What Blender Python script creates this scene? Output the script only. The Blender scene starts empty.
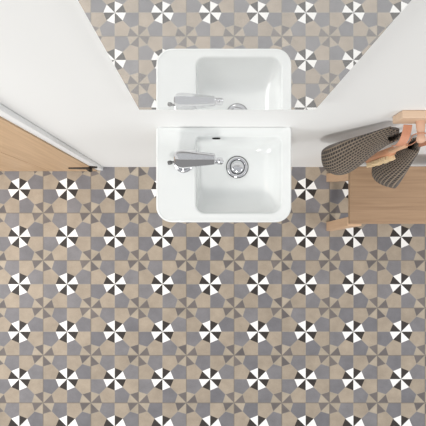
import bpy, bmesh, math, random
from mathutils import Vector, Matrix
random.seed(4)
PI = math.pi
S = bpy.context.scene
COL = S.collection

# ------------------------------------------------------------------ camera
H = 2.23                 # camera height, looking straight down with a shift lens
PPM = 190.4              # photo pixels per metre on the floor
NX, NY = 208.0, 232.0    # point straight below the camera in the photo
cd = bpy.data.cameras.new('camera')
cd.sensor_width = 36.0
cd.lens = 36.0 * PPM * H / 426.0
cd.shift_x = (213 - NX) / 426.0
cd.shift_y = (NY - 213) / 426.0
cd.clip_start = 0.02
cam = bpy.data.objects.new('camera', cd)
cam.location = (0, 0, H)
COL.objects.link(cam)
S.camera = cam


def at(px, py, z):
    s = H / (H - z)
    return Vector(((px - NX) / PPM / s, (NY - py) / PPM / s, z))


# ------------------------------------------------------------------ materials
def newmat(name):
    m = bpy.data.materials.new(name)
    m.use_nodes = True
    nt = m.node_tree
    return m, nt, nt.nodes['Principled BSDF']


def N(nt, typ, **kw):
    n = nt.nodes.new(typ)
    for k, v in kw.items():
        setattr(n, k, v)
    return n


def M(nt, op, a, b=None, c=None, clamp=False):
    n = nt.nodes.new('ShaderNodeMath')
    n.operation = op
    n.use_clamp = clamp
    for i, v in enumerate((a, b, c)):
        if v is None:
            continue
        if isinstance(v, (int, float)):
            n.inputs[i].default_value = v
        else:
            nt.links.new(v, n.inputs[i])
    return n.outputs[0]


def MIX(nt, fac, a, b, blend='MIX'):
    n = nt.nodes.new('ShaderNodeMix')
    n.data_type = 'RGBA'
    n.blend_type = blend
    for idx, v in ((0, fac), (6, a), (7, b)):
        if isinstance(v, (int, float)):
            n.inputs[idx].default_value = v
        elif isinstance(v, tuple):
            n.inputs[idx].default_value = (*v, 1.0)
        else:
            nt.links.new(v, n.inputs[idx])
    return n.outputs[2]


def plain(name, col, rough=0.5, metal=0.0, noise=0.03, scale=40.0, bump=0.0, coat=0.0):
    m, nt, b = newmat(name)
    tc = N(nt, 'ShaderNodeTexCoord')
    no = N(nt, 'ShaderNodeTexNoise')
    no.inputs['Scale'].default_value = scale
    no.inputs['Detail'].default_value = 3.0
    nt.links.new(tc.outputs['Object'], no.inputs['Vector'])
    k = M(nt, 'MULTIPLY_ADD', no.outputs['Fac'], noise * 2, 1.0 - noise)
    mul = N(nt, 'ShaderNodeVectorMath', operation='SCALE')
    mul.inputs[0].default_value = col
    nt.links.new(k, mul.inputs['Scale'])
    nt.links.new(mul.outputs[0], b.inputs['Base Color'])
    b.inputs['Roughness'].default_value = rough
    b.inputs['Metallic'].default_value = metal
    b.inputs['Coat Weight'].default_value = coat
    if bump:
        bp = N(nt, 'ShaderNodeBump')
        bp.inputs['Strength'].default_value = bump
        bp.inputs['Distance'].default_value = 0.002
        nt.links.new(no.outputs['Fac'], bp.inputs['Height'])
        nt.links.new(bp.outputs[0], b.inputs['Normal'])
    return m


def wood(name, c1, c2, axis, rough=0.5, fine=1.0):
    """pale timber with the grain along one axis (0, 1, 2)"""
    m, nt, b = newmat(name)
    tc = N(nt, 'ShaderNodeTexCoord')
    mp = N(nt, 'ShaderNodeMapping')
    sc = [26.0 * fine] * 3
    sc[axis] = 1.6
    mp.inputs['Scale'].default_value = sc
    nt.links.new(tc.outputs['Object'], mp.inputs['Vector'])
    n1 = N(nt, 'ShaderNodeTexNoise')
    n1.inputs['Scale'].default_value = 1.6
    n1.inputs['Detail'].default_value = 5.0
    n1.inputs['Distortion'].default_value = 0.6
    nt.links.new(mp.outputs[0], n1.inputs['Vector'])
    mp2 = N(nt, 'ShaderNodeMapping')
    sc2 = [190.0 * fine] * 3
    sc2[axis] = 6.0
    mp2.inputs['Scale'].default_value = sc2
    nt.links.new(tc.outputs['Object'], mp2.inputs['Vector'])
    n2 = N(nt, 'ShaderNodeTexNoise')
    n2.inputs['Scale'].default_value = 1.0
    n2.inputs['Detail'].default_value = 2.0
    nt.links.new(mp2.outputs[0], n2.inputs['Vector'])
    f = M(nt, 'ADD', M(nt, 'MULTIPLY', n1.outputs['Fac'], 0.7), M(nt, 'MULTIPLY', n2.outputs['Fac'], 0.3))
    f = M(nt, 'MULTIPLY_ADD', f, 2.4, -0.7, clamp=True)
    nt.links.new(MIX(nt, f, c1, c2), b.inputs['Base Color'])
    b.inputs['Roughness'].default_value = rough
    bp = N(nt, 'ShaderNodeBump')
    bp.inputs['Strength'].default_value = 0.12
    bp.inputs['Distance'].default_value = 0.001
    nt.links.new(f, bp.inputs['Height'])
    nt.links.new(bp.outputs[0], b.inputs['Normal'])
    return m


TILE_X, TILE_Y = 0.2507, 0.2493
TX, TY = (67.0 - NX) / PPM, (NY - 284.2) / PPM      # one pinwheel centre


def tile_material():
    m, nt, b = newmat('encaustic_cement_tile')
    geo = N(nt, 'ShaderNodeNewGeometry')
    sep = N(nt, 'ShaderNodeSeparateXYZ')
    nt.links.new(geo.outputs['Position'], sep.inputs[0])
    tx = M(nt, 'ADD', M(nt, 'MULTIPLY', M(nt, 'SUBTRACT', sep.outputs[0], TX), 1 / TILE_X), 0.5)
    ty = M(nt, 'ADD', M(nt, 'MULTIPLY', M(nt, 'SUBTRACT', sep.outputs[1], TY), 1 / TILE_Y), 0.5)
    ix, iy = M(nt, 'FLOOR', tx), M(nt, 'FLOOR', ty)
    # -1..1 inside one tile
    x = M(nt, 'MULTIPLY_ADD', M(nt, 'SUBTRACT', tx, ix), 2.0, -1.0)
    y = M(nt, 'MULTIPLY_ADD', M(nt, 'SUBTRACT', ty, iy), 2.0, -1.0)
    ax, ay = M(nt, 'ABSOLUTE', x), M(nt, 'ABSOLUTE', y)
    a, c = M(nt, 'MAXIMUM', ax, ay), M(nt, 'MINIMUM', ax, ay)
    same = M(nt, 'GREATER_THAN', M(nt, 'MULTIPLY', x, y), 0.0)
    wide = M(nt, 'GREATER_THAN', ax, ay)
    odd = M(nt, 'ABSOLUTE', M(nt, 'SUBTRACT', same, wide))     # 0 even sector, 1 odd sector
    R = 0.475
    octd = M(nt, 'ADD', M(nt, 'MULTIPLY', a, math.cos(PI / 8)), M(nt, 'MULTIPLY', c, math.sin(PI / 8)))
    octe = M(nt, 'SUBTRACT', octd, R * math.cos(PI / 8))
    in_oct = M(nt, 'LESS_THAN', octe, 0.0)
    ln = math.hypot(0.11, 0.36)
    trie = M(nt, 'ADD', M(nt, 'MULTIPLY', M(nt, 'SUBTRACT', a, 0.64), 0.11 / ln),
             M(nt, 'MULTIPLY', M(nt, 'SUBTRACT', c, 0.64), 0.36 / ln))
    in_tri = M(nt, 'GREATER_THAN', trie, 0.0)
    # piece number -> small batch variation
    zone = M(nt, 'ADD', M(nt, 'MULTIPLY', in_oct, 5.0), M(nt, 'MULTIPLY', in_tri, 11.0))
    sect = M(nt, 'ADD', M(nt, 'MULTIPLY', M(nt, 'GREATER_THAN', x, 0.0), 17.0),
             M(nt, 'ADD', M(nt, 'MULTIPLY', M(nt, 'GREATER_THAN', y, 0.0), 29.0), M(nt, 'MULTIPLY', wide, 41.0)))
    cv = N(nt, 'ShaderNodeCombineXYZ')
    nt.links.new(M(nt, 'ADD', M(nt, 'MULTIPLY', ix, 3.7), zone), cv.inputs[0])
    nt.links.new(M(nt, 'ADD', M(nt, 'MULTIPLY', iy, 5.3), sect), cv.inputs[1])
    wn = N(nt, 'ShaderNodeTexWhiteNoise', noise_dimensions='2D')
    nt.links.new(cv.outputs[0], wn.inputs['Vector'])
    no = N(nt, 'ShaderNodeTexNoise')
    no.inputs['Scale'].default_value = 14.0
    no.inputs['Detail'].default_value = 6.0
    no.inputs['Roughness'].default_value = 0.65
    nt.links.new(geo.outputs['Position'], no.inputs['Vector'])
    no2 = N(nt, 'ShaderNodeTexNoise')
    no2.inputs['Scale'].default_value = 160.0
    no2.inputs['Detail'].default_value = 3.0
    nt.links.new(geo.outputs['Position'], no2.inputs['Vector'])
    tan = MIX(nt, wn.outputs['Value'], (0.44, 0.365, 0.285), (0.385, 0.32, 0.25))
    gry = MIX(nt, wn.outputs['Value'], (0.24, 0.23, 0.24), (0.185, 0.18, 0.195))
    tri_t = MIX(nt, wn.outputs['Value'], (0.47, 0.40, 0.315), (0.40, 0.34, 0.265))
    tri_g = MIX(nt, wn.outputs['Value'], (0.195, 0.17, 0.16), (0.135, 0.12, 0.12))
    pent = MIX(nt, odd, gry, tan)
    tri = MIX(nt, odd, tri_t, tri_g)
    star = MIX(nt, odd, (0.93, 0.92, 0.90), (0.035, 0.028, 0.025))
    col = MIX(nt, in_tri, pent, tri)
    # worn lighter patches in the pigment of the coloured pieces
    wv = M(nt, 'ADD', M(nt, 'MULTIPLY_ADD', no.outputs['Fac'], 0.60, 0.60),
           M(nt, 'MULTIPLY_ADD', no2.outputs['Fac'], 0.16, -0.07))
    vm = N(nt, 'ShaderNodeVectorMath', operation='SCALE')
    nt.links.new(col, vm.inputs[0])
    nt.links.new(wv, vm.inputs['Scale'])
    col = MIX(nt, in_oct, vm.outputs[0], star)
    # fine seams: pale lines between pieces, dark grout between tiles
    e1 = M(nt, 'MINIMUM', M(nt, 'ABSOLUTE', trie), M(nt, 'MULTIPLY', M(nt, 'SUBTRACT', a, c), 0.7071))
    e1 = M(nt, 'MINIMUM', e1, c)
    seam = M(nt, 'MULTIPLY', M(nt, 'LESS_THAN', e1, 0.012), M(nt, 'SUBTRACT', 1.0, in_oct))
    col = MIX(nt, M(nt, 'MULTIPLY', seam, 0.5), col, (0.36, 0.32, 0.27))
    gr = M(nt, 'GREATER_THAN', a, 0.982)
    col = MIX(nt, M(nt, 'MULTIPLY', gr, 0.8), col, (0.19, 0.165, 0.14))
    nt.links.new(col, b.inputs['Base Color'])
    b.inputs['Roughness'].default_value = 0.55
    b.inputs['Specular IOR Level'].default_value = 0.35
    bp = N(nt, 'ShaderNodeBump')
    bp.inputs['Strength'].default_value = 0.3
    bp.inputs['Distance'].default_value = 0.0015
    nt.links.new(M(nt, 'SUBTRACT', M(nt, 'MULTIPLY', no2.outputs['Fac'], 0.3), gr), bp.inputs['Height'])
    nt.links.new(bp.outputs[0], b.inputs['Normal'])
    return m


def waffle_material():
    m, nt, b = newmat('woven_waffle_fabric')
    uv = N(nt, 'ShaderNodeUVMap')
    uv.uv_map = 'UVMap'
    sep = N(nt, 'ShaderNodeSeparateXYZ')
    nt.links.new(uv.outputs[0], sep.inputs[0])
    no = N(nt, 'ShaderNodeTexNoise')
    no.inputs['Scale'].default_value = 60.0
    nt.links.new(uv.outputs[0], no.inputs['Vector'])
    row = M(nt, 'MULTIPLY', sep.outputs[1], 1 / 0.0078)
    col_ = M(nt, 'ADD', M(nt, 'MULTIPLY', sep.outputs[0], 1 / 0.0098),
             M(nt, 'MULTIPLY', M(nt, 'MODULO', M(nt, 'FLOOR', row), 2.0), 0.5))
    fu = M(nt, 'ABSOLUTE', M(nt, 'MULTIPLY_ADD', M(nt, 'FRACT', col_), 2.0, -1.0))
    fv = M(nt, 'ABSOLUTE', M(nt, 'MULTIPLY_ADD', M(nt, 'FRACT', row), 2.0, -1.0))
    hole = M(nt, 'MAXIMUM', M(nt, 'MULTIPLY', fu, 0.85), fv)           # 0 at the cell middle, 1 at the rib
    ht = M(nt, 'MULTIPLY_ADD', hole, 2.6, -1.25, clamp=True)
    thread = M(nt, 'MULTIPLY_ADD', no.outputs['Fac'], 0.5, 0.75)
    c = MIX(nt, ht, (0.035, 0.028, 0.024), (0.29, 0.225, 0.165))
    vm = N(nt, 'ShaderNodeVectorMath', operation='SCALE')
    nt.links.new(c, vm.inputs[0])
    nt.links.new(thread, vm.inputs['Scale'])
    nt.links.new(vm.outputs[0], b.inputs['Base Color'])
    b.inputs['Roughness'].default_value = 0.9
    b.inputs['Sheen Weight'].default_value = 0.15
    bp = N(nt, 'ShaderNodeBump')
    bp.inputs['Strength'].default_value = 0.8
    bp.inputs['Distance'].default_value = 0.004
    nt.links.new(ht, bp.inputs['Height'])
    nt.links.new(bp.outputs[0], b.inputs['Normal'])
    return m


MW = plain('white_wall_paint', (0.86, 0.865, 0.86), 0.6, noise=0.01, scale=5.0)
MTRIM = plain('white_satin_trim_paint', (0.89, 0.90, 0.905), 0.4, noise=0.01, scale=5.0)
MCER = plain('white_glazed_ceramic', (0.77, 0.79, 0.785), 0.06, noise=0.005, scale=8.0, coat=0.5)
MCHR = plain('polished_chrome', (0.72, 0.72, 0.74), 0.07, 1.0, noise=0.02)
MDCHR = plain('dark_grey_lever_metal', (0.13, 0.13, 0.13), 0.35, 0.5, noise=0.02)
MBLK = plain('dark_hole', (0.015, 0.015, 0.015), 0.7)
MHINGE = plain('dark_bronze_hinge_metal', (0.045, 0.036, 0.03), 0.45, 0.6, noise=0.15, scale=90)
MDOOR = wood('pale_oak_door_wood', (0.68, 0.47, 0.29), (0.50, 0.33, 0.19), 2)
MGROOVE = plain('door_groove_wood', (0.42, 0.27, 0.15), 0.6)
MSTOOL = wood('warm_beech_seat_wood', (0.47, 0.31, 0.19), (0.28, 0.172, 0.10), 0)
MLEG = wood('warm_beech_leg_wood', (0.70, 0.47, 0.30), (0.60, 0.39, 0.24), 2)
MRAIL = wood('pale_peach_rail_wood', (0.69, 0.50, 0.355), (0.63, 0.455, 0.32), 0)
MPEG = wood('turned_peg_wood', (0.70, 0.44, 0.31), (0.63, 0.38, 0.26), 1)
MLEATH = plain('salmon_leather', (0.58, 0.27, 0.165), 0.55, noise=0.12, scale=120, bump=0.2)
MBRUSH = wood('brush_wood', (0.66, 0.34, 0.20), (0.56, 0.27, 0.15), 2)
MHANDLE = wood('brush_handle_wood', (0.74, 0.46, 0.29), (0.66, 0.39, 0.24), 2)
MBRIST = plain('natural_bristles', (0.82, 0.64, 0.40), 0.8, noise=0.25, scale=300, bump=0.3)
MFELT = plain('grey_felt_sole', (0.15, 0.135, 0.125), 0.9, noise=0.12, scale=200, bump=0.2)
MWAF = waffle_material()
MTILE = tile_material()
MBACK = plain('mirror_backing_board', (0.75, 0.76, 0.76), 0.5)


def mirror_material():
    m, nt, b = newmat('silvered_mirror_glass')
    no = N(nt, 'ShaderNodeTexNoise')
    no.inputs['Scale'].default_value = 2.0
    b.inputs['Base Color'].default_value = (0.95, 0.955, 0.955, 1)
    nt.links.new(M(nt, 'MULTIPLY', no.outputs['Fac'], 0.01), b.inputs['Roughness'])
    b.inputs['Metallic'].default_value = 1.0
    df = N(nt, 'ShaderNodeBsdfDiffuse')
    df.inputs['Color'].default_value = (0.86, 0.87, 0.87, 1)
    mx = N(nt, 'ShaderNodeMixShader')
    mx.inputs[0].default_value = 0.24
    nt.links.new(b.outputs[0], mx.inputs[1])
    nt.links.new(df.outputs[0], mx.inputs[2])
    nt.links.new(mx.outputs[0], nt.nodes['Material Output'].inputs['Surface'])
    return m


MMIR = mirror_material()


# ------------------------------------------------------------------ mesh helpers
class MB:
    """collects verts and faces (world coordinates) for one mesh object"""

    def __init__(self):
        self.v, self.f, self.uv = [], [], {}

    def add(self, verts, faces):
        o = len(self.v)
        self.v += [Vector(p) for p in verts]
        self.f += [tuple(i + o for i in f) for f in faces]
        return o

    def box(self, x0, x1, y0, y1, z0, z1):
        vs = [(x, y, z) for z in (z0, z1) for y in (y0, y1) for x in (x0, x1)]
        self.add(vs, [(0, 2, 3, 1), (4, 5, 7, 6), (0, 1, 5, 4), (2, 6, 7, 3), (0, 4, 6, 2), (1, 3, 7, 5)])

    def loft(self, loops, cap0=True, cap1=True, closed=True):
        n = len(loops[0])
        o = self.add([p for l in loops for p in l], [])
        for i in range(len(loops) - 1):
            for j in range(n if closed else n - 1):
                k = (j + 1) % n
                self.f.append((o + i * n + j, o + i * n + k, o + (i + 1) * n + k, o + (i + 1) * n + j))
        if cap0:
            self.f.append(tuple(o + j for j in reversed(range(n))))
        if cap1:
            self.f.append(tuple(o + (len(loops) - 1) * n + j for j in range(n)))
        return o

    def lathe(self, c, axis, prof, n=32, cap0=True, cap1=True):
        """prof: (radius, distance along axis)"""
        axis = Vector(axis).normalized()
        a = axis.orthogonal().normalized()
        b = axis.cross(a)
        c = Vector(c)
        self.loft([[c + axis * d + (a * math.cos(2 * PI * j / n) + b * math.sin(2 * PI * j / n)) * r for j in range(n)]
                   for r, d in prof], cap0, cap1)

    def tube(self, pts, r, n=10):
        pts = [Vector(p) for p in pts]
        rs = r if isinstance(r, (list, tuple)) else [r] * len(pts)
        loops = []
        prev = None
        for i, p in enumerate(pts):
            t = (pts[min(i + 1, len(pts) - 1)] - pts[max(i - 1, 0)]).normalized()
            a = t.orthogonal().normalized() if prev is None else (prev - t * prev.dot(t)).normalized()
            prev = a
            b = t.cross(a)
            loops.append([p + (a * math.cos(2 * PI * j / n) + b * math.sin(2 * PI * j / n)) * rs[i] for j in range(n)])
        self.loft(loops)

    def build(self, name, mat, parent=None, smooth=True, bevel=0.0, seg=2, angle=40):
        me = bpy.data.meshes.new(name)
        off = parent_world(parent)
        me.from_pydata([p - off for p in self.v], [], self.f)
        bm = bmesh.new()
        bm.from_mesh(me)
        bmesh.ops.recalc_face_normals(bm, faces=bm.faces)
        bm.to_mesh(me)
        bm.free()
        me.materials.append(mat)
        o = bpy.data.objects.new(name, me)
        COL.objects.link(o)
        if parent:
            o.parent = parent
        if smooth:
            me.shade_smooth()
            me.set_sharp_from_angle(angle=math.radians(angle))
        if bevel:
            b = o.modifiers.new('bevel', 'BEVEL')
            b.width = bevel
            b.segments = seg
            b.limit_method = 'ANGLE'
            b.angle_limit = math.radians(35)
        return o


def parent_world(o):
    v = Vector((0, 0, 0))
    while o is not None:
        v += o.location
        o = o.parent
    return v


def tag(o, label, cat, group=None, kind=None):
    o['label'] = label
    o['category'] = cat
    if group:
        o['group'] = group
    if kind:
        o['kind'] = kind
    return o


def thing(name, loc, label, cat, group=None):
    o = bpy.data.objects.new(name, None)
    o.empty_display_size = 0.05
    o.location = loc
    COL.objects.link(o)
    return tag(o, label, cat, group)


def rrect(x0, x1, y0, y1, radii, z, na=8, ne=10):
    """rounded rectangle loop; radii for the corners (x0y0, x1y0, x1y1, x0y1)"""
    out = []
    cs = [(x0, y0, 1, 1, PI), (x1, y0, -1, 1, 1.5 * PI), (x1, y1, -1, -1, 0.0), (x0, y1, 1, -1, 0.5 * PI)]
    arcs = []
    for (cx, cy, sx, sy, a0), r in zip(cs, radii):
        ox, oy = cx + sx * r, cy + sy * r
        arcs.append([Vector((ox + r * math.cos(a0 + PI / 2 * k / na), oy + r * math.sin(a0 + PI / 2 * k / na), z))
                     for k in range(na + 1)])
    for i in range(4):
        out += arcs[i]
        p, q = arcs[i][-1], arcs[(i + 1) % 4][0]
        out += [p.lerp(q, k / ne) for k in range(1, ne)]
    return out


def lerp_loop(a, b, t):
    return [p.lerp(q, t) for p, q in zip(a, b)]


# ------------------------------------------------------------------ the setting
WY = 65.0 / PPM            # face of the back wall
f = MB()
f.box(-2.2, 2.2, -2.6, WY + 0.1, -0.05, 0.0)
tag(f.build('floor', MTILE, smooth=False), 'patterned cement tile floor with black and white pinwheels on taupe and grey',
    'floor', kind='structure')
w = MB()
w.box(-2.2, 2.2, WY, WY + 0.1, 0.0, 2.5)
tag(w.build('wall_back', MW, smooth=False), 'plain white painted wall behind the basin and mirror', 'wall', kind='structure')

XJ, XO = (97 - NX) / PPM, (103.3 - NX) / PPM      # casing inner / outer edge
CY = 0.3235
t = MB()
t.box(XJ + 0.001, XO, CY, WY - 0.0005, 0.0, 2.06)
t.box(-1.47, -1.47 + (XO - XJ), CY, WY - 0.0005, 0.0, 2.06)
t.box(-1.47, XO, CY, WY - 0.0005, 2.061, 2.095)
tag(t.build('trim_1', MTRIM, smooth=False, bevel=0.002), 'white painted casing around the pale oak door', 'door casing',
    kind='structure')

door = thing('door_1', (-1.01, WY, 0), 'pale oak door of vertical boards left of the basin', 'door')
door['kind'] = 'structure'
d = MB()
DY = 0.3185
edges = [-1.432, -1.322, -1.076, -0.830, XJ + 0.0018]
for a, b_ in zip(edges[:-1], edges[1:]):
    d.box(a + 0.0012, b_ - 0.0012, DY, DY + 0.022, 0.004, 2.055)
d.build('door_panel', MDOOR, door, bevel=0.0008)
d = MB()
d.box(-1.432, XJ - 0.002, DY + 0.003, WY - 0.001, 0.006, 2.053)
d.build('door_core', MGROOVE, door)
# strap hinge near the floor: long tapered leaf on the door, short leaf on the casing, knuckle between
hz = 0.128
hroot = MB()
s_ = 0.006
x_tip, x_kn = -0.690, XJ
hroot.loft([[Vector((x, DY - s_, hz - h)), Vector((x, DY - s_, hz + h)), Vector((x, DY + 0.0005, hz + h)), Vector((x, DY + 0.0005, hz - h))]
            for x, h in ((x_tip, 0.005), (x_tip + 0.01, 0.008), (x_kn - 0.03, 0.017), (x_kn - 0.004, 0.022))])
hg = hroot.build('hinge', MHINGE, door, smooth=False)
hl = MB()
hl.loft([[Vector((x, CY - s_, hz - h)), Vector((x, CY - s_, hz + h)), Vector((x, CY + 0.0005, hz + h)), Vector((x, CY + 0.0005, hz - h))]
         for x, h in ((x_kn + 0.002, 0.023), (x_kn + 0.026, 0.016), (x_kn + 0.034, 0.005))])
hl.build('hinge_leaf', MHINGE, hg, smooth=False)
hk = MB()
hk.lathe((x_kn - 0.004, DY - 0.009, hz - 0.03), (0, 0, 1), [(0.004, 0.01), (0.0105, 0.011), (0.0105, 0.046), (0.0075, 0.05), (0.003, 0.051)], 20)
hk.build('knuckle', MHINGE, hg)

# ------------------------------------------------------------------ mirror
MYF = 0.3146
ml, mr, mz0, mz1 = -0.1767, 0.2762, 1.138, 1.78
mir = thing('wall_mirror', (0.05, WY, mz0), 'large frameless mirror on the white wall above the washbasin', 'mirror')
g = MB()
g.box(ml, mr, MYF, MYF + 0.005, mz0, mz1)
g.build('mirror_glass', MMIR, mir, smooth=False)
g = MB()
g.box(ml + 0.004, mr - 0.004, MYF + 0.0052, WY - 0.0005, mz0 + 0.004, mz1 - 0.004)
g.build('backing_board', MBACK, mir, smooth=False)

# ------------------------------------------------------------------ washbasin
RZ = 0.85
k = 1 / (PPM * H / (H - RZ))
bx0, bx1 = (156 - NX) * k, (291.6 - NX) * k
by0, by1 = (NY - 222.3) * k, WY
ix0, ix1 = (196 - NX) * k, (281.5 - NX) * k
iy0, iy1 = (NY - 213) * k, (NY - 136.5) * k
basin = thing('washbasin', ((bx0 + bx1) / 2, WY, 0.70), 'white ceramic wall-hung washbasin with a tap ledge on its left', 'washbasin')
DRX, DRY, DRZ = 0.101, 0.2240, 0.764


def outer(inset, z, back=0.0):
    r = max(0.052 - inset, 0.012)
    return rrect(bx0 + inset, bx1 - inset, by0 + inset, by1 - back, (r, r, 0.008, 0.008), z)


def bowl(g_, z):
    return rrect(ix0 - g_, ix1 + g_, iy0 - g_, iy1 + g_, (0.03 + g_, 0.034 + g_, 0.02 + g_, 0.016 + g_), z)


edge_l = bowl(0.0, RZ - 0.008)
floor_l = rrect(-0.022, 0.180, 0.130, 0.270, (0.035, 0.05, 0.04, 0.03), DRZ + 0.006)
n_l = len(edge_l)


def drain_loop(r, z):
    out = []
    for p in floor_l:
        a = math.atan2(p.y - DRY, p.x - DRX)
        out.append(Vector((DRX + r * math.cos(a), DRY + r * math.sin(a), z)))
    return out


loops = [drain_loop(0.030, DRZ - 0.002), drain_loop(0.036, DRZ)]
for q in (0.5,):
    l = lerp_loop(drain_loop(0.036, DRZ), floor_l, q)
    loops.append([Vector((p.x, p.y, DRZ + 0.002)) for p in l])
for i in range(0, 11):
    a = (1 - i / 10) * PI / 2
    inset, dep = (1 - math.cos(a)) ** 0.85, math.sin(a) ** 1.2
    l = []
    for p, q in zip(edge_l, floor_l):
        e = p.lerp(q, inset)
        l.append(Vector((e.x, e.y, p.z + (q.z - p.z) * dep)))
    loops.append(l)
loops += [bowl(0.0015, RZ - 0.0045), bowl(0.004, RZ - 0.0028), bowl(0.008, RZ - 0.0022)]
loops += [outer(0.011, RZ - 0.0022), outer(0.0075, RZ - 0.001), outer(0.0045, RZ), outer(0.002, RZ - 0.0008), outer(0.0, RZ - 0.004),
          outer(0.0, RZ - 0.02), outer(0.004, RZ - 0.05), outer(0.022, RZ - 0.09), outer(0.05, RZ - 0.125), outer(0.075, RZ - 0.145),
          outer(0.10, RZ - 0.152)]
bb = MB()
bb.loft(loops, cap0=True, cap1=True)
bb.build('basin_body', MCER, basin, angle=70)
dr = MB()
dr.lathe((DRX, DRY, DRZ - 0.001), (0, 0, 1), [(0.0235, 0), (0.037, 0.0), (0.0372, 0.002), (0.0355, 0.0048), (0.0315, 0.0062), (0.027, 0.0052), (0.0245, 0.002), (0.0235, 0.0)], 56)
dr.build('drain_ring', MCHR, basin)
dr = MB()
dr.lathe((DRX, DRY, DRZ), (0, 0, 1), [(0.0215, -0.001), (0.0232, 0.004), (0.0225, 0.0075), (0.0180, 0.0112), (0.010, 0.0138), (0.002, 0.0145)], 56)
dr.build('drain_plug', MCHR, basin)
dr = MB()
dr.lathe((DRX, DRY, DRZ - 0.004), (0, 0, 1), [(0.0383, 0), (0.0383, 0.0062)], 48)
dr.build('drain_gap', MBLK, basin)
ov = MB()
oc = at(216.3, 141.2, 0.832)
ov.loft([[oc + Vector((r * 0.0135 * math.cos(2 * PI * j / 28), yy, r * 0.0055 * math.sin(2 * PI * j / 28))) for j in range(28)]
         for r, yy in ((1.0, 0.014), (1.0, 0.0075), (0.8, 0.0065))])
ov.build('overflow_hole', MBLK, basin)

# ------------------------------------------------------------------ tap
TXc, TYc = -0.079, 0.2245
tap = thing('basin_tap', (TXc, TYc, RZ - 0.002), 'chrome single-lever tap standing on the left ledge of the washbasin', 'tap')
tb = MB()
tb.lathe((TXc, TYc, RZ - 0.0021), (0, 0, 1), [(0.0315, 0), (0.032, 0.003), (0.030, 0.006), (0.0245, 0.008), (0.0235, 0.012)], 40)
tb.build('base_ring', MCHR, tap)
tb = MB()
tb.lathe((TXc, TYc, RZ + 0.004), (0, 0, 1), [(0.0225, 0), (0.0235, 0.02), (0.0245, 0.05)], 40)
tb.build('tap_body', MCHR, tap)
sp = MB()
lo = []
prof = [(-0.0252, 0.004), (-0.0245, 0.012), (-0.021, 0.0180), (-0.015, 0.0222), (-0.006, 0.0246), (0.004, 0.0250), (0.03, 0.0228), (0.06, 0.0198), (0.09, 0.0168),
        (0.099, 0.0155), (0.1015, 0.0125), (0.1025, 0.006)]
for i, (dx, hw) in enumerate(prof):
    u = max(0.0, dx) / 0.10
    zt = RZ + 0.098 - 0.012 * u
    zb = RZ + 0.046 + 0.016 * u
    if i < 3:
        zt -= (0.010, 0.004, 0.001)[i]
        zb += (0.010, 0.004, 0.001)[i]
    if i > 9:
        zt -= (0.004, 0.010)[i - 10]
        zb += (0.004, 0.010)[i - 10]
    fz = min(0.027 * hw / 0.025, (zt - zb) * 0.8)
    ring = [(-hw, zb), (-hw, zt - fz), (-hw * 0.62, zt - fz * 0.60), (-hw * 0.32, zt - fz * 0.14), (-hw * 0.22, zt), (hw * 0.45, zt + 0.0006), (hw * 0.80, zt - 0.001),
            (hw * 0.97, zt - 0.006), (hw, zt - 0.014), (hw * 0.96, zb + 0.003), (hw * 0.85, zb)]
    l = [Vector((TXc + dx, TYc + a_, z_)) for a_, z_ in ring]
    lo.append(l)
sp.loft(lo)
so = sp.build('spout', MCHR, tap, angle=28)
nz = MB()
p0 = Vector((TXc + 0.098, TYc - 0.002, RZ + 0.062))
nz.lathe(p0, (0.82, -0.05, -0.42), [(0.0100, -0.006), (0.0105, 0.006), (0.0088, 0.008), (0.0088, 0.012), (0.0112, 0.014), (0.0115, 0.026), (0.009, 0.028)], 24)
nz.build('aerator', MCHR, tap)
lv = MB()
lv.tube([(TXc - 0.020, TYc + 0.001, RZ + 0.026), (TXc - 0.032, TYc - 0.001, RZ + 0.0245), (TXc - 0.036, TYc - 0.002, RZ + 0.024)], [0.0035, 0.0035, 0.0035], 14)
lo_ = lv.build('lever', MDCHR, tap)
lv = MB()
lv.lathe((TXc - 0.034, TYc - 0.002, RZ + 0.0245), (-1, -0.12, -0.06), [(0.003, 0), (0.0055, 0.002), (0.0066, 0.006), (0.0066, 0.012), (0.005, 0.0155), (0.002, 0.0165)], 18)
lv.build('lever_knob', MDCHR, lo_)

# ------------------------------------------------------------------ stool
SZ = 0.42
sx0, sx1 = at(350, 0, SZ).x, 1.35
sy0, sy1 = at(0, 223.8, SZ).y, at(0, 166.2, SZ).y
stool = thing('wooden_stool', ((sx0 + sx1) / 2, (sy0 + sy1) / 2, 0), 'warm wooden stool with splayed legs below the hanging slippers', 'stool')
st = MB()
st.box(sx0, sx1, sy0, sy1, SZ - 0.026, SZ)
st.build('seat', MSTOOL, stool, bevel=0.004, seg=3)


def leg(xb, xt, yb, yt):
    l = MB()
    l.loft([[Vector((xb[0], yb[0], 0)), Vector((xb[1], yb[0], 0)), Vector((xb[1], yb[1], 0)), Vector((xb[0], yb[1], 0))],
            [Vector((xt[0], yt[0], SZ - 0.0265)), Vector((xt[1], yt[0], SZ - 0.0265)), Vector((xt[1], yt[1], SZ - 0.0265)), Vector((xt[0], yt[1], SZ - 0.0265))]])
    return l.build('leg', MLEG, stool, bevel=0.003)


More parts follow.
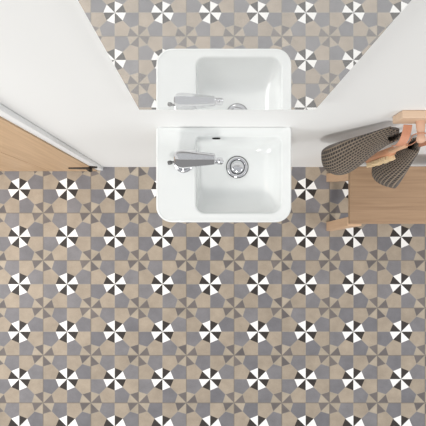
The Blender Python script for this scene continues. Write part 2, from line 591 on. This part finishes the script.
fb, ft = (0.005, 0.052), (0.026, 0.066)
rb, rt = (0.263, 0.307), (0.224, 0.264)
lx = (0.621, 0.655), (sx0 - 0.001, sx0 + 0.06)
rx = tuple((sx0 + sx1) - v for v in reversed(lx[0])), tuple((sx0 + sx1) - v for v in reversed(lx[1]))
for X_ in (lx, rx):
    leg(X_[0], X_[1], fb, ft)
    leg(X_[0], X_[1], rb, rt)
ap = MB()
ap.box(sx0 + 0.065, sx1 - 0.065, 0.046, 0.062, SZ - 0.075, SZ - 0.0265)
ap.build('apron', MLEG, stool, bevel=0.002)
ap = MB()
ap.box(sx0 + 0.065, sx1 - 0.065, 0.228, 0.244, SZ - 0.075, SZ - 0.0265)
ap.build('apron', MLEG, stool, bevel=0.002)

# ------------------------------------------------------------------ peg rail
rx0, rz0, rz1, ryf = 0.5437, 0.977, 1.044, 0.3187
rail = thing('peg_rail', (rx0, WY, rz0), 'pale wooden peg rail fixed to the white wall above the stool', 'peg rail')
r = MB()
r.box(rx0, 1.20, ryf, WY - 0.0005, rz0, rz1)
r.build('rail_board', MRAIL, rail, bevel=0.0025)
for pxx in (0.612, 0.770, 0.930, 1.090):
    p = MB()
    ax_ = Vector((0.0, -1.0, 0.05)).normalized()
    p.lathe((pxx, ryf + 0.002, rz0 + 0.030), ax_, [(0.0125, 0), (0.0125, 0.003), (0.0118, 0.02), (0.0098, 0.036), (0.0092, 0.041), (0.0108, 0.045),
            (0.0128, 0.051), (0.0128, 0.057), (0.0105, 0.062), (0.006, 0.0645), (0.001, 0.065)], 28)
    p.build('peg', MPEG, rail)


# ------------------------------------------------------------------ slippers
def slipper(label, heel, toe, roll, W=0.055, HD=0.084, open_u=0.10):
    """roll turns the sole about its long axis; 0 = sole seen edge-on from the camera"""
    heel, toe = Vector(heel), Vector(toe)
    u = (toe - heel).normalized()
    L = (toe - heel).length
    view = ((heel + toe) / 2 - Vector((0, 0, H))).normalized()
    n = u.cross(view).normalized()
    if roll < 0:
        n = -n
    n = (n * math.cos(abs(roll)) - (view - u * view.dot(u)).normalized() * math.sin(abs(roll))).normalized()
    wdir = n.cross(u).normalized()
    root = thing('woven_slipper', heel, label, 'slipper', 'woven slippers hanging from the peg rail')

    def hw(q):
        q = min(max(q, 0.0), 1.0)
        body = 0.50 + 0.52 * (0.5 - 0.5 * math.cos(min(q / 0.8, 1.0) * PI))
        e0 = math.sqrt(max(0.0, 1 - (1 - min(q / 0.13, 1.0)) ** 2))
        e1 = math.sqrt(max(0.0, 1 - (max(0.0, (q - 0.70)) / 0.30) ** 2.2))
        return max(0.0015, W * body * e0 * e1)

    def P(q, a, h):
        return heel + u * (q * L) + wdir * a + n * h
    qs = [0.5 - 0.5 * math.cos(PI * i / 36) for i in range(37)]
    # sole slab
    out = [(q, hw(q)) for q in qs] + [(q, -hw(q)) for q in reversed(qs)]
    s = MB()
    s.loft([[P(q, a * 1.03, h) for q, a in out] for h in (0.003, 0.006, 0.0105)])
    s.build('sole', MFELT, root, angle=50)
    # woven insole
    si = MB()
    NA = 12
    uvs = []
    for q in qs:
        for j in range(NA + 1):
            a = hw(q) * (2 * j / NA - 1) * 0.97
            si.v.append(P(q, a, 0.0112 + 0.004 * (1 - (2 * j / NA - 1) ** 2)))
            uvs.append((q * L, a))
    for i in range(len(qs) - 1):
        for j in range(NA):
            o = i * (NA + 1) + j
            si.f.append((o, o + 1, o + NA + 2, o + NA + 1))
    ob = si.build('insole', MWAF, root)
    set_uv(ob, uvs)
    # woven upper
    up = MB()
    uvs = []
    NB = 28
    q2 = [open_u + (1.0 - open_u) * math.sin(PI / 2 * i / 30) for i in range(31)]
    for q in q2:
        r_ = (q - open_u) / (1 - open_u)
        w_ = hw(q) * 1.02
        h_ = 0.010 + HD * (0.27 + 0.77 * (0.5 - 0.5 * math.cos(PI * min(1.0, r_ / 0.88)))) * math.sqrt(max(0.0, 1 - r_ ** 5))
        for j in range(NB + 1):
            a = PI * j / NB
            ca, sa = math.cos(a), math.sin(a)
            dip = -0.055 * (1 - r_) ** 2 * (1 - sa ** 2)            # sides of the opening sweep back to the heel
            up.v.append(P(q + dip * 1.6, w_ * math.copysign(abs(ca) ** 0.85, ca), 0.006 + h_ * sa ** 0.85))
            uvs.append((q * L, (a / PI - 0.5) * (1.0 + 0.35 * hw(q) / W) * 0.11))
    for i in range(len(q2) - 1):
        for j in range(NB):
            o = i * (NB + 1) + j
            up.f.append((o, o + 1, o + NB + 2, o + NB + 1))
    ob = up.build('upper', MWAF, root, angle=80)
    set_uv(ob, uvs)
    sm = ob.modifiers.new('thickness', 'SOLIDIFY')
    sm.thickness = 0.005
    sm.offset = -1
    return root, P


def set_uv(ob, uvs):
    me = ob.data
    lay = me.uv_layers.new(name='UVMap')
    for lp in me.loops:
        lay.data[lp.index].uv = uvs[lp.vertex_index]


def strap(name, pts, wid_dir, half, thick, mat, parent):
    """flat leather band following pts"""
    pts = [Vector(p) for p in pts]
    wd_ = Vector(wid_dir).normalized()
    loops = []
    for i, p in enumerate(pts):
        tg = (pts[min(i + 1, len(pts) - 1)] - pts[max(i - 1, 0)]).normalized()
        w_ = (wd_ - tg * wd_.dot(tg)).normalized()
        nn = tg.cross(w_)
        loops.append([p + w_ * half + nn * thick, p - w_ * half + nn * thick, p - w_ * half - nn * thick, p + w_ * half - nn * thick])
    m = MB()
    m.loft(loops)
    return m.build(name, mat, parent, bevel=0.0008, angle=30)


def bez(p0, p1, p2, p3, n=12):
    p0, p1, p2, p3 = map(Vector, (p0, p1, p2, p3))
    return [p0 * (1 - t) ** 3 + p1 * 3 * t * (1 - t) ** 2 + p2 * 3 * t * t * (1 - t) + p3 * t ** 3 for t in [i / n for i in range(n + 1)]]


s1, P1 = slipper('grey-brown woven slipper hanging nearest the washbasin, toe pointing left',
                 at(398, 127, 0.945), at(325, 156, 0.69), math.radians(33))
s2, P2 = slipper('grey-brown woven slipper hanging right over the stool seat, behind the brush',
                 at(422, 144, 0.77), at(393, 182, 0.515), -math.radians(26), 0.056, 0.10)

# ------------------------------------------------------------------ brush
bx, by = 0.607, 0.277
brush = thing('bath_brush', (bx, by, 0.637), 'wooden bath brush with pale bristles hanging between the two slippers', 'brush')
b1, b0 = at(392, 151, 0.80), at(368.5, 160, 0.65)
ud = (b0 - b1).normalized()
nb = Vector((0.15, -1, 0.0))
nb = (nb - ud * nb.dot(ud)).normalized()
wb = nb.cross(ud)
hd = MB()
Lh = (b0 - b1).length
lo = []
for q, hw_ in ((-0.02, 0.010), (0.0, 0.0145), (0.12, 0.0205), (0.35, 0.0245), (0.75, 0.0245), (0.93, 0.021), (0.985, 0.015), (1.0, 0.008)):
    c = b1 + ud * (q * Lh)
    lo.append([c + wb * (hw_ * math.cos(2 * PI * j / 24)) + nb * (0.0145 * math.copysign(abs(math.sin(2 * PI * j / 24)) ** 0.6, math.sin(2 * PI * j / 24))) for j in range(24)])
hd.loft(lo)
hd.build('brush_head', MBRUSH, brush, angle=50)
hn = MB()
h1 = at(406, 145, 0.90)
pts = [b1 + ud * 0.01, b1.lerp(h1, 0.25), b1.lerp(h1, 0.6), b1.lerp(h1, 0.9), h1]
lo = []
for p, r_ in zip(pts, (0.0125, 0.0105, 0.0100, 0.0115, 0.007)):
    lo.append([p + wb * (r_ * 1.15 * math.cos(2 * PI * j / 20)) + nb * (r_ * 0.75 * math.sin(2 * PI * j / 20)) for j in range(20)])
hn.loft(lo)
hn.build('handle', MHANDLE, brush, angle=50)
br = MB()
for i in range(13):
    for j in range(5):
        q = 0.10 + 0.84 * i / 12
        half = 0.019 * math.sqrt(max(0.1, 1 - (2 * q - 1.05) ** 4))
        c = b1 + ud * (q * Lh) + wb * (half * (j / 2 - 1)) + nb * 0.0135
        tip = c + nb * (0.014 + random.uniform(-0.0015, 0.0015)) + ud * random.uniform(-0.002, 0.002) + wb * random.uniform(-0.002, 0.002)
        br.tube([c, c.lerp(tip, 0.5), tip], [0.0030, 0.0040, 0.0050], 7)
br.build('bristles', MBRIST, brush)
peg_tip = Vector((0.612, ryf - 0.036, rz0 + 0.031))
cd_ = MB()
for sg in (-1, 1):
    cd_.tube(bez(h1 + Vector((0, 0, -0.006)), h1 + Vector((0.012, -0.012 * sg, 0.03)), peg_tip + Vector((0.016 * sg, 0.004, -0.04)),
                 peg_tip + Vector((0.0125 * sg, 0.0, 0.0)), 14), 0.0016, 8)
cd_.tube([peg_tip + Vector((0.0125 * math.cos(PI * i / 10), 0, 0.0125 * math.sin(PI * i / 10))) for i in range(11)], 0.0016, 8)
cd_.build('hanging_cord', MLEATH, brush)

# leather loops that carry the slippers
a0 = P1(0.05, 0.0, 0.016)
strap('hanging_strap', bez((0.588, ryf - 0.003, rz0 + 0.004), (0.588, ryf - 0.03, rz0 - 0.002), a0 + Vector((0.01, -0.05, 0.04)), a0 + Vector((0.012, -0.035, -0.012)), 14),
      (1, 0, 0.0), 0.013, 0.0014, MLEATH, s1)
pk = Vector((0.770, ryf - 0.02, rz0 + 0.030))
a2 = P2(0.06, 0.0, 0.012)
lp = bez(a2, a2 + Vector((0.0, 0, 0.06)), pk + Vector((-0.02, 0, -0.05)), pk + Vector((-0.0135, 0, 0)), 12) + \
    [pk + Vector((-0.0135 * math.cos(PI * i / 8), 0, 0.0135 * math.sin(PI * i / 8))) for i in range(1, 9)] + \
    bez(pk + Vector((0.0135, 0, 0)), pk + Vector((0.01, 0, -0.05)), a2 + Vector((0.012, 0, 0.06)), a2 + Vector((0.006, 0, 0)), 12)[1:]
strap('hanging_strap', lp, (0, 1, 0), 0.006, 0.0012, MLEATH, s2)

# ------------------------------------------------------------------ light
wd = bpy.data.worlds.new('daylight')
S.world = wd
wd.use_nodes = True
nt = wd.node_tree
bg = nt.nodes['Background']
tc = N(nt, 'ShaderNodeTexCoord')
sp_ = N(nt, 'ShaderNodeSeparateXYZ')
nt.links.new(tc.outputs['Generated'], sp_.inputs[0])
rmp = N(nt, 'ShaderNodeValToRGB')
rmp.color_ramp.elements[0].position = 0.0
rmp.color_ramp.elements[0].color = (0.36, 0.358, 0.352, 1)
rmp.color_ramp.elements[1].position = 0.75
rmp.color_ramp.elements[1].color = (0.66, 0.675, 0.69, 1)
nt.links.new(sp_.outputs[2], rmp.inputs[0])
nt.links.new(rmp.outputs[0], bg.inputs['Color'])
bg.inputs['Strength'].default_value = 0.85
sd = bpy.data.lights.new('sunlight', 'SUN')
sd.energy = 1.15
sd.angle = math.radians(9)
sd.color = (1.0, 0.97, 0.93)
so = bpy.data.objects.new('sunlight', sd)
so.rotation_euler = Vector((0.13, 0.76, -0.66)).to_track_quat('-Z', 'Y').to_euler()
so.location = (-1, -3, 3)
COL.objects.link(so)
ad = bpy.data.lights.new('window_daylight', 'AREA')
ad.shape = 'RECTANGLE'
ad.size, ad.size_y = 1.0, 1.0
ad.energy = 21
ad.color = (1.0, 0.99, 0.97)
ao = bpy.data.objects.new('window_daylight', ad)
ao.location = (-1.75, -0.35, 1.75)
ao.rotation_euler = (Vector((-0.6, 0.0, 0.0)) - Vector(ao.location)).to_track_quat('-Z', 'Y').to_euler()
COL.objects.link(ao)

bd = bpy.data.lights.new('side_fill', 'AREA')  # unseen fill lamp added on the right to brighten the casing's right-facing side
bd.shape = 'RECTANGLE'
bd.size, bd.size_y = 0.8, 1.0
bd.energy = 9
bo = bpy.data.objects.new('side_fill', bd)
bo.location = (2.0, -0.8, 1.7)
bo.rotation_euler = (Vector((-0.4, 0.3, 0.6)) - Vector(bo.location)).to_track_quat('-Z', 'Y').to_euler()
COL.objects.link(bo)

S.view_settings.view_transform = 'Standard'
S.view_settings.look = 'None'
S.view_settings.exposure = 0.12
S.view_settings.gamma = 1.0
S.view_settings.use_curve_mapping = False
